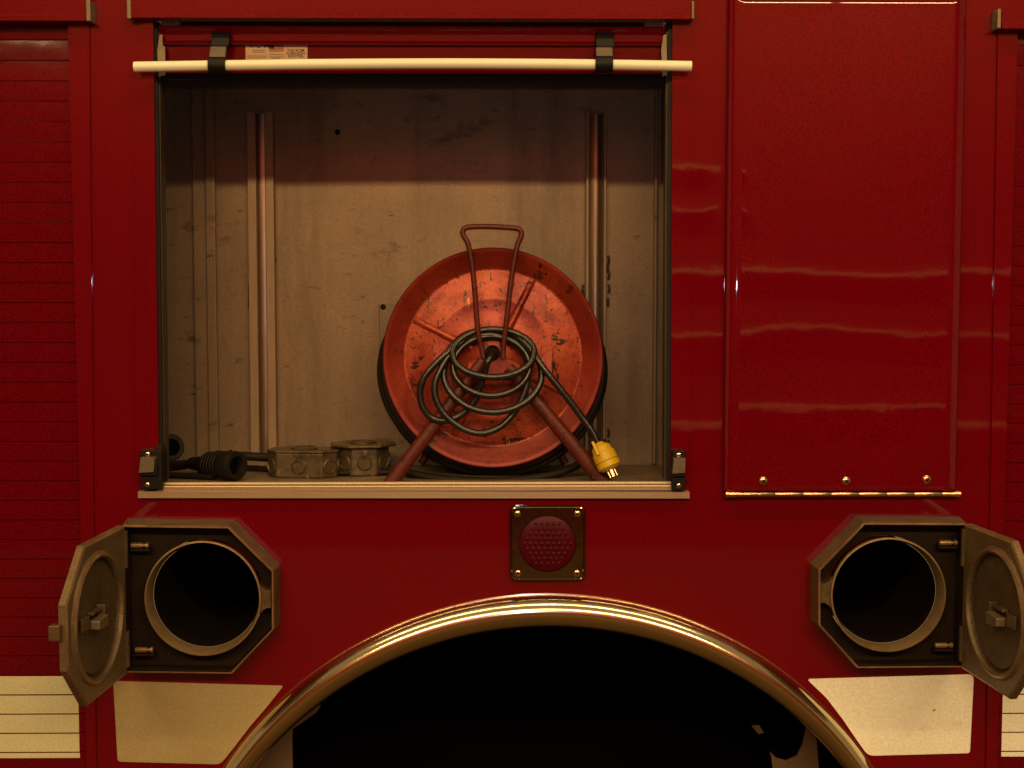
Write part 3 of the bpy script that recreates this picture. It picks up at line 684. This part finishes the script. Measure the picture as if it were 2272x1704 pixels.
# ------------------------------------------------------------------ reflective plates on the skin
def rounded(pts, r, n=4):
    out = []; N = len(pts)
    for i in range(N):
        a, b, c, rr = Vector(pts[i-1][:2]), Vector(pts[i][:2]), Vector(pts[(i+1) % N][:2]), (pts[i][2] if len(pts[i]) > 2 else 0)
        if not rr: out.append(tuple(b)); continue
        p, q = b+(a-b).normalized()*rr, b+(c-b).normalized()*rr
        for k in range(n+1):
            t = k/n; out.append(tuple(p*(1-t)**2+b*2*t*(1-t)+q*t*t))
    return out
lp = rounded([(251, 1511, 6), (629, 1521.5, 6), (593, 1567), (553, 1614), (517, 1661), (489, 1696, 12), (261, 1690, 8)], 0)
rp = rounded([(1790, 1506.5, 9), (2161, 1496, 14), (2152, 1671, 6), (1926, 1677, 14), (1899, 1639), (1870, 1596), (1834, 1549)], 0)
for pts, lab in ((lp, "yellowed plate left of the wheel arch"), (rp, "pale plate right of the wheel arch")):  # yellowed tone at left is weaker flash return put into the colour
    mb = MB(); loops_plate(mb, PX(pts, -.0012), [], -.0012, -.0002); o = mb.build("reflective_plate", M['sheet_dim' if lab[0] == 'y' else 'sheet'], truck); o["label"] = lab
mb = MB(); loops_plate(mb, PX([(2070, 1577), (2075, 1573), (2076, 1575), (2071, 1579)], -.0016), [], -.0016, -.0013); mb.build("paint_chip", M['ink'], truck)

# ------------------------------------------------------------------ chromed wheel arch
n = 110; A0 = math.radians(-8); mb = MB(); vs = []
for i in range(n+1):
    a = A0+(math.pi-2*A0)*i/n
    d = Vector((math.cos(a), 0, math.sin(a))); e = C-C2          # the rolled face narrows a little towards the ends
    b_ = d.dot(e); ri = -b_+math.sqrt(b_*b_-e.length_squared+RI2*RI2)
    hwid = (RO-ri)/2; rm = (RO+ri)/2
    prof = [(RO+0.002, -0.0006), (RO+0.002, -0.003), (RO-0.0005, -0.0035)]
    for q in range(1, 19):
        t = math.pi*q/20; prof.append((rm+hwid*math.cos(t), -0.0035-0.034*math.sin(t)))
    prof += [(ri, -0.012), (ri-0.0003, -0.004), (ri+0.001, 0.05)]
    k = len(prof)
    for r_q, y in prof: vs.append((C.x+r_q*math.cos(a), y, C.z+r_q*math.sin(a)))
mb.add(vs, [[i*k+j, i*k+j+1, (i+1)*k+j+1, (i+1)*k+j] for i in range(n) for j in range(k-1)])
mb.build("wheel_arch_trim", M['chrome'], truck, smooth=50)
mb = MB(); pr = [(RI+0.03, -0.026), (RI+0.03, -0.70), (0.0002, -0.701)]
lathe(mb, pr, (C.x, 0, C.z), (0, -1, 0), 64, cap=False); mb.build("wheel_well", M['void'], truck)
def wplate(name, pts, y, m):
    mb = MB(); loops_plate(mb, PX(pts, y), [], y, y+0.006, back=True); return mb.build(name, m, truck)
wplate("well_liner", [(712, 1566), (703, 1580), (649, 1618), (648, 1640), (651, 1780), (400, 1780), (470, 1640), (600, 1560)], 0.10, M['liner'])
wplate("well_liner", [(1790, 1612), (1800, 1616), (1812, 1640), (1822, 1780), (1722, 1780), (1712, 1680), (1708, 1668), (1722, 1682), (1745, 1688), (1768, 1678), (1780, 1655)], 0.14, M['liner'])
wplate("well_tab", [(1668, 1611), (1685, 1610), (1695, 1626), (1683, 1629)], 0.20, M['liner'])

# ------------------------------------------------------------------ cord reel
yF = 0.215                                           # front flange
rc = W(1094, 794, yF); reel = empty("cord_reel", (rc.x, yF, zf))
tag(reel, "worn orange-red cord reel on tubular stand with black cord coiled over its hub", "cord reel")
def RP(px, py, y):                                   # reel parts are built in the reel's own frame
    p = W(px, py, y); return p-Vector((rc.x, yF, zf))
RC = Vector((0, 0, rc.z-zf)); kF = S*(D+yF)/D; RF = 243*kF
def flange(y, facing):
    mb = MB()
    s = facing
    pr = [(0.0001, 0.036), (0.034, 0.0335), (0.038, 0.0300), (0.080, 0.0210), (0.108, 0.0150), (0.112, 0.0162), (0.117, 0.0150), (RF-0.044, 0.0015), (RF-0.042, 0.0010), (RF-0.039, 0.0020), (RF-0.010, 0.0170), (RF-0.006, 0.0190), (RF-0.002, 0.0195), (RF+0.0005, 0.0165), (RF, 0.012), (RF-0.003, 0.011), (RF-0.012, 0.013), (RF-0.040, -0.003), (0.0001, -0.004)]
    lathe(mb, pr, (0, y, RC.z), (0, -s, 0), 128, cap=False)
    for q in range(len(mb.f)):
        if q//128 >= 9: mb.m[q] = 1
    return mb.build("flange", [M['reel'], M['reel_rim']], reel, smooth=40)
fl = flange(0.0, 1); fl2 = flange(0.155, -1)
for a in (63, 154, 243, 334):                        # pressed ribs
    mb = MB(); d = Vector((math.cos(math.radians(a)), 0, math.sin(math.radians(a)))); p0 = RC+d*0.045; p1 = RC+d*0.170
    t = Vector((-d.z, 0, d.x)); hw_ = 0.0085
    vs = []
    for s in range(9):
        q = p0+(p1-p0)*s/8; hgt = 0.0085*min(1, (8-s)/1.5+0.05)*min(1, s+0.4)
        for j in range(-3, 4): vs.append(q+t*hw_*j/3*(1.1-0.3*s/8)+Vector((0, -0.0005-max(0.002, 0.0318-0.212*((q-RC).length-0.03))-hgt*math.cos(j/3*math.pi/2), 0)))
    mb.add(vs, [[i*7+j, i*7+j+1, (i+1)*7+j+1, (i+1)*7+j] for i in range(8) for j in range(6)])
    mb.build("pressed_rib", M['reel'], fl, smooth=60)
mb = MB(); lathe(mb, [(0.10, -0.004), (0.10, -0.15)], (0, 0, RC.z), (0, -1, 0), 48); mb.build("drum", M['reel_tube'], reel, smooth=30)
# cord wound on the drum: slack turns hang below and beyond the flange
for i in range(26):
    y = 0.018+0.0052*i+random.uniform(-.002, .002)
    rx = (random.uniform(246, 254) if i % 2 == 0 else random.uniform(225, 248))*kF*(1+0.2*(y/D)); ry = random.uniform(215, 238)*kF
    cz = RC.z-random.uniform(30, 42)*kF; cz = max(cz, ry+0.007)
    ph = random.uniform(0, 6.28)
    pts = []
    for j in range(36):
        a = 2*math.pi*j/36
        rr_ = 1+0.012*math.sin(3*a+ph)
        x = rx*rr_*math.cos(a)*0.985; z = cz+ry*rr_*math.sin(a)
        if z > RC.z+0.05: f_ = (z-(RC.z+0.05)); z = RC.z+0.05+f_*0.80; x *= 1-0.9*max(0, f_)
        pts.append(Vector((x, y+0.004*math.sin(2*a+ph), max(z, 0.006))))
    mb = MB(); tube(mb, pts, 0.0072, 8, closed=True, sub=2); mb.build("cord_turn", M['rubber'], reel, smooth=60)
# slack bottom turn lying along the floor
mb = MB(); tube(mb, [RP(890, 1045, .22), RP(960, 1060, .20), RP(1080, 1068, .19), RP(1190, 1060, .20), RP(1265, 1040, .22), RP(1310, 1010, .24)], 0.008, 8); mb.build("cord_turn", M['rubber'], reel, smooth=60)
# stand: handle, hub plate, legs
yH = 0.165
hpts = [(1073, 795, yH), (1068, 770, yH), (1060, 732, yH-.003), (1053, 640, yH-.004), (1046, 578, yH-.004), (1038, 540, yH-.004), (1029, 524, yH-.004), (1027, 513, yH-.004), (1034, 505.5, yH-.004), (1052, 503, yH-.004), (1092, 503, yH-.004), (1133, 505.5, yH-.004), (1150, 508, yH-.004), (1157, 516, yH-.004), (1155, 528, yH-.004), (1148, 545, yH-.004), (1140, 585, yH-.004), (1132, 640, yH-.004), (1122, 728, yH-.003), (1117, 770, yH), (1116, 795, yH)]
mb = MB(); tube(mb, [RP(*p) for p in hpts], 0.0052, 12, sub=5); mb.build("carrying_handle", M['reel_tube'], reel, smooth=60)
mb = MB(); hub = RP(1094, 785, yH+0.012)
pts = []
for a, b in ((1040, 806), (1052, 800), (1066, 798), (1075, 775), (1082, 768), (1108, 768), (1114, 777), (1122, 798), (1140, 801), (1152, 810), (1156, 830), (1126, 838), (1094, 834), (1062, 838), (1036, 828)):
    p = RP(a, b, yH+.008); pts.append((p.x, p.z))
ylo = yH+.008-yF
loops_plate(mb, pts, [], ylo, ylo+0.012, back=True); bevel(mb.build("hub_plate", M['reel'], reel), 0.004, 3)
def leg(p, q, w0, w1):
    """folded channel leg"""
    mb = MB(); p, q = RP(*p), RP(*q); d = (q-p).normalized(); t = d.cross(Vector((0, 1, 0))).normalized(); vs = []
    for c, w_ in ((p, w0), ((p+q)/2, (w0+w1)/2), (q, w1)):
        for j in range(9):
            a = math.pi*(j/8); vs.append(c+t*w_*math.cos(a)-Vector((0, 1, 0))*0.013*math.sin(a)**0.6)
    fs = [[i*9+j, i*9+j+1, (i+1)*9+j+1, (i+1)*9+j] for i in range(2) for j in range(8)]
    mb.add(vs, fs); mb.add([v+Vector((0, .001, 0)) for v in vs], fs)
    return mb.build("leg", M['reel_tube'], reel, smooth=60)
leg((1072, 800, yH+.012), (862, 1078, yH-.002), .0115, .0135); leg((1128, 815, yH+.012), (1352, 1085, yH-.002), .0115, .0150)
# rear stand
mb = MB()
for x in (-0.15, 0.15):
    tube(mb, [RC+Vector((0.01 if x > 0 else -0.01, .178, 0)), Vector((x, .178, 0.006))], 0.008, 8, sub=1)
mb.build("rear_stand", M['reel_tube'], reel, smooth=60)
mb = MB(); lathe(mb, [(0.014, -0.02), (0.014, 0.0), (0.0115, 0.002), (0.0115, 0.008), (0.0095, 0.010), (0.0095, 0.002), (0.0001, 0.002)], RP(1093, 781, yH-.004), (0, -1, 0.25), 20)
mb.build("cord_gland", M['cast_dark'], reel, smooth=40)
# loose coil of cord over the hub (front)
def ell(cx, cy, rx, ry, y, ph=0.0, tilt=0.0, n=20, a0=0, a1=360, dy=0.006):
    out = []
    for i in range(n+1):
        a = math.radians(a0+(a1-a0)*i/n)
        x = rx*math.cos(a); z = ry*math.sin(a)*(1+0.03*math.sin(2*a+ph))
        ct, st = math.cos(tilt), math.sin(tilt)
        out.append(RP(cx+x*ct-z*st, cy-(x*st+z*ct), y+dy*math.cos(a+ph)))
    return out
yC = yH-0.022
def cordpx(pts, name="cord_coil", r=0.0066):
    mb = MB(); tube(mb, [RP(*p) for p in pts], r, 12, sub=6); return mb.build(name, M['cord'], reel, smooth=60)
Z2 = lambda l: [(800+a/3.456, 700+b/3.456, y) for a, b, y in l]
yc = yC
# one continuous cord: gland -> drop -> turns -> tail
path = Z2([(1012, 292, yH-.012), (1000, 320, yH-.03), (972, 360, yH-.036), (955, 420, yH-.030), (935, 490, yH-.016), (910, 560, yH-.010), (885, 640, yH-.008), (820, 720, yH-.007), (740, 780, yH-.007), (640, 805, yH-.010),
           (545, 785, yH-.012), (478, 705, yH-.014), (455, 595, yH-.014), (485, 480, yH-.014), (560, 385, yH-.012), (660, 290, yH-.008), (800, 175, yH+.010), (1000, 150, yH+.013), (1160, 200, yH+.012), (1270, 320, yH+.006),
           (1285, 450, yH-.004), (1255, 600, yH-.008), (1170, 755, yH-.010), (1060, 860, yH-.014), (930, 903, yH-.018), (790, 870, yH-.018), (660, 775, yH-.018), (585, 660, yH-.018), (568, 540, yH-.016), (610, 420, yH-.012), (690, 290, yH-.004), (800, 180, yH+.008)])
cordpx(path)
def ring(cx, cy, rx, ry, yt, yb_, ph=0.3):
    mb = MB(); pts = []
    for i in range(28):
        a = 2*math.pi*i/28; s = math.sin(a)
        pts.append(RP(800+(cx+rx*math.cos(a)*(1+.012*math.sin(2*a+ph)))/3.456, 700+(cy-ry*s)/3.456, yb_+(yt-yb_)*(s*0.5+0.5)))
    tube(mb, pts, 0.0066, 12, closed=True, sub=3); mb.build("cord_coil", M['cord'], reel, smooth=60)
ring(1018, 290, 312, 183, yH+.012, yH-.030)
ring(1003, 388, 290, 228, yH+.013, yH-.020, 1.2)
ring(1013, 445, 372, 297, yH+.020, yH-.026, 2.2)
mb = MB(); pts = []
tail = Z2([(690, 250, yH-.002), (800, 150, yH+.010), (990, 110, yH+.016), (1180, 150, yH+.012), (1310, 270, yH-.004), (1400, 400, yH-.016), (1500, 525, yH-.018), (1600, 650, yH-.018), (1700, 785, yH-.018), (1780, 895, yH-.020), (1822, 985, yH-.022), (1835, 1010, yH-.022)])
cordpx(tail)
# plug
pc0 = RP(800+1838/3.456, 700+1005/3.456, yH-.024); pc1 = RP(800+1918/3.456, 700+1180/3.456, yH-.036)
ax = (pc1-pc0).normalized(); L_ = (pc1-pc0).length; R_ = 0.0222
mb = MB()
lathe(mb, [(0.008, -0.008), (0.011, -0.004), (0.0165, 0.0), (0.0185, 0.003), (0.0190, 0.010), (0.0222, 0.014), (0.0228, 0.030), (0.0226, L_*0.62), (0.0205, L_*0.64), (0.0228, L_*0.67), (0.0225, L_*0.9), (0.0195, L_*0.93), (0.016, L_), (0.0001, L_)], pc0, ax, 32)
plug = mb.build("plug", M['yellow'], reel, smooth=35)
side = ax.cross(Vector((0, 1, 0))).normalized(); up = side.cross(ax).normalized()
if up.y > 0: up = -up
for s in (-0.7, 0.7, 0.0):
    mb = MB(); c = pc1+side*0.008*s*1.2+up*0.004*(1 if s == 0 else -0.5)-ax*0.002
    vs = []
    for l in (0, 0.017):
        for a_, b_ in ((-.0008, -.0035), (.0008, -.0035), (.0008, .0035), (-.0008, .0035)): vs.append(c+ax*l+side*a_*(3 if s == 0 else 1)+up*b_)
    mb.add(vs, [[0,1,2,3],[4,5,6,7],[0,1,5,4],[1,2,6,5],[2,3,7,6],[3,0,4,7]]); mb.build("prong", M['steel'], plug)
mb = MB(); c = pc0+up*0.0205-side*0.010
vs = []
for l, o_ in ((-0.012, -.001), (0.016, .0035)):
    for a_, b_ in ((-.0028, -.002), (.0028, -.002), (.0028, .0022), (-.0028, .0022)): vs.append(c+ax*l+side*a_+up*(b_+o_))
mb.add(vs, [[0,1,2,3],[4,5,6,7],[0,1,5,4],[1,2,6,5],[2,3,7,6],[3,0,4,7]]); bevel(mb.build("cord_clamp", M['yellow'], plug), .001)
for s in (-1, 1):
    mb = MB(); lathe(mb, [(0.005, -0.006), (0.005, 0.004), (0.003, 0.006)], pc0-ax*0.004+side*0.010*s, ax, 10); mb.build("clamp_screw", M['cast_dark'], plug, smooth=True)

# ------------------------------------------------------------------ small gear on the compartment floor
def to_floor(name, label, cat, px, y, rz=0, group=None):
    p = W(px, 1040, y); t = empty(name, (p.x, y, zf)); t.rotation_euler = (0, 0, rz); return tag(t, label, cat, group)
def outlet_box(t, w_, d_, h_, m, lid_over, lid_oct=True):
    mb = MB(); ch = min(w_, d_)*0.28
    oc = [(-w_/2+ch, -d_/2), (w_/2-ch, -d_/2), (w_/2, -d_/2+ch), (w_/2, d_/2-ch), (w_/2-ch, d_/2), (-w_/2+ch, d_/2), (-w_/2, d_/2-ch), (-w_/2, -d_/2+ch)]
    n = 8; lv = [(0, .97), (.004, 1), (h_, 1)]
    vs = [(x*s, y*s, z) for z, s in lv for x, y in oc]
    mb.add(vs, [[k*n+i, k*n+(i+1) % n, (k+1)*n+(i+1) % n, (k+1)*n+i] for k in range(2) for i in range(n)]+[list(range(n)), list(range(2*n, 3*n))])
    b = bevel(mb.build("box_body", m, t), 0.003, 2, 25)
    mb = MB(); vs = []
    for z in (h_+0.0005, h_+0.0045): vs += [(x*lid_over, y*lid_over, z) for x, y in oc]
    mb.add(vs, [[i, (i+1) % n, n+(i+1) % n, n+i] for i in range(n)]+[list(range(n)), list(range(n, 2*n))])
    l = bevel(mb.build("cover_plate", m, t), 0.0012)
    mb = MB(); lathe(mb, [(0.026, 0.0), (0.026, 0.003), (0.022, 0.0045), (0.019, 0.002), (0.0001, 0.002)], (0, 0, h_+.0046), (0, 0, 1), 24); mb.build("round_cover", m, t, smooth=40)
    # round knock-outs proud of the sides
    for (x, y, ax_) in ((0.0, -d_/2, (0, -1, 0)), (-w_/2+ch/2, -d_/2+ch/2, (-1, -1, 0)), (w_/2-ch/2, -d_/2+ch/2, (1, -1, 0)), (w_/2, 0, (1, 0, 0))):
        mb = MB(); lathe(mb, [(0.0145, -0.001), (0.0145, 0.002), (0.0128, 0.0032), (0.0118, 0.001), (0.0001, 0.001)], (x, y, h_*0.47), ax_, 20); mb.build("knockout", m, t, smooth=40)
    for x, y in ((w_*.33, -d_*.30), (-w_*.33, d_*.30)):
        mb = MB(); lathe(mb, [(0.004, 0), (0.0035, .002), (0.0001, .0028)], (x, y, h_+.0045), (0, 0, 1), 10); mb.build("screw", M['galv'], t, smooth=True)
hz1 = W(0, 1003, .24).z-zf
t1 = to_floor("outlet_box", "low galvanised outlet box with flat cover, lying left of the taller box", "outlet box", 676, 0.25, -0.12, "outlet boxes on the compartment floor")
outlet_box(t1, 0.138, 0.085, hz1, M['galv'], 1.03)
hz2 = W(0, 990, .27).z-zf
t2 = to_floor("outlet_box", "taller galvanised outlet box with wide overhanging cover beside the reel leg", "outlet box", 806, 0.28, 0.15, "outlet boxes on the compartment floor")
outlet_box(t2, 0.100, 0.092, hz2, M['galv'], 1.28)
# rubber connectors and pigtails
def connector(name, label, p, q, R, m=M['rubber']):
    p, q = Vector(p), Vector(q); ax_ = (q-p).normalized(); L1 = (q-p).length
    t = empty(name, p); tag(t, label, "cable connector", "rubber connectors in the left corner of the compartment")
    mb = MB(); lathe(mb, [(R*0.35, 0), (R*0.42, L1*0.03), (R*0.55, L1*0.30), (R*0.80, L1*0.38), (R*0.84, L1*0.70), (R*0.98, L1*0.78), (R*1.0, L1*0.97), (R*0.93, L1), (R*0.66, L1), (R*0.62, L1*0.97), (R*0.62, L1*0.8), (0.0001, L1*0.8)], (0, 0, 0), ax_, 28)
    mb.build("socket_body", m, t, smooth=35)
    mb = MB(); lathe(mb, [(R*0.60, 0), (R*0.60, L1*.02), (0.0001, L1*.02)], ax_*L1*0.86, ax_, 24); mb.build("socket_face", M['void'], t)
    for k in range(5):
        mb = MB(); lathe(mb, [(R*.86, 0), (R*.90, .001), (R*.90, .003), (R*.86, .004)], ax_*(L1*(0.42+0.06*k)), ax_, 24, cap=False); mb.build("grip_ring", m, t, smooth=40)
    return t
Rb = 0.0285
a_ = W(425, 1034, .215); b_ = W(523, 1031, .150)
c1 = connector("cable_connector", "large black rubber connector lying with its open socket facing right", (a_.x-0.01, .245, zf+Rb*.9), (b_.x, .165, zf+Rb+.002), Rb)
mb = MB(); tube(mb, [(0.005, 0, 0), (-0.03, .015, -.004), (-0.06, .03, -.010), (-0.10, .03, -.016), (-0.15, .05, -.018)], 0.0075, 8); mb.build("cable", M['rubber'], c1, smooth=60)
mb = MB(); tube(mb, [(-0.06, -.03, -.019), (-0.02, -.035, -.019), (0.03, -.05, -.019), (0.06, -.06, -.019)], 0.006, 8); mb.build("cable", M['rubber'], c1, smooth=60)
d_ = W(378, 990, .33)
c2 = connector("cable_connector", "dark round rubber connector standing in the far left corner", (d_.x-.03, .40, zf+.034), (d_.x+.006, .31, d_.z), 0.027)
mb = MB(); tube(mb, [(0.0, 0, 0), (-0.02, -.01, .004), (-0.03, -.06, -.01), (0.0, -.12, -.02), (0.06, -.13, -.018), (0.13, -.10, -.005), (0.16, -.09, .005)], 0.0075, 8); mb.build("cable", M['rubber'], c2, smooth=60)
e_ = W(545, 1012, .30)
t = empty("extension_cable", (e_.x, .30, zf)); tag(t, "black cable running along the floor from the large connector to the outlet boxes", "cable")
mb = MB(); tube(mb, [(-0.06, 0, .036), (-0.02, .0, .034), (0.02, 0, .032), (0.07, .01, .026), (0.12, .03, .012)], 0.0088, 10); mb.build("cable_jacket", M['rubber'], t, smooth=60)
mb = MB(); tube(mb, [(-0.09, -.02, .007), (-0.02, .02, .007), (0.04, .0, .007), (0.10, -.03, .007), (0.2, -.06, .007), (0.30, -.05, .007)], 0.006, 10); mb.build("cable_loop", M['rubber'], t, smooth=60)
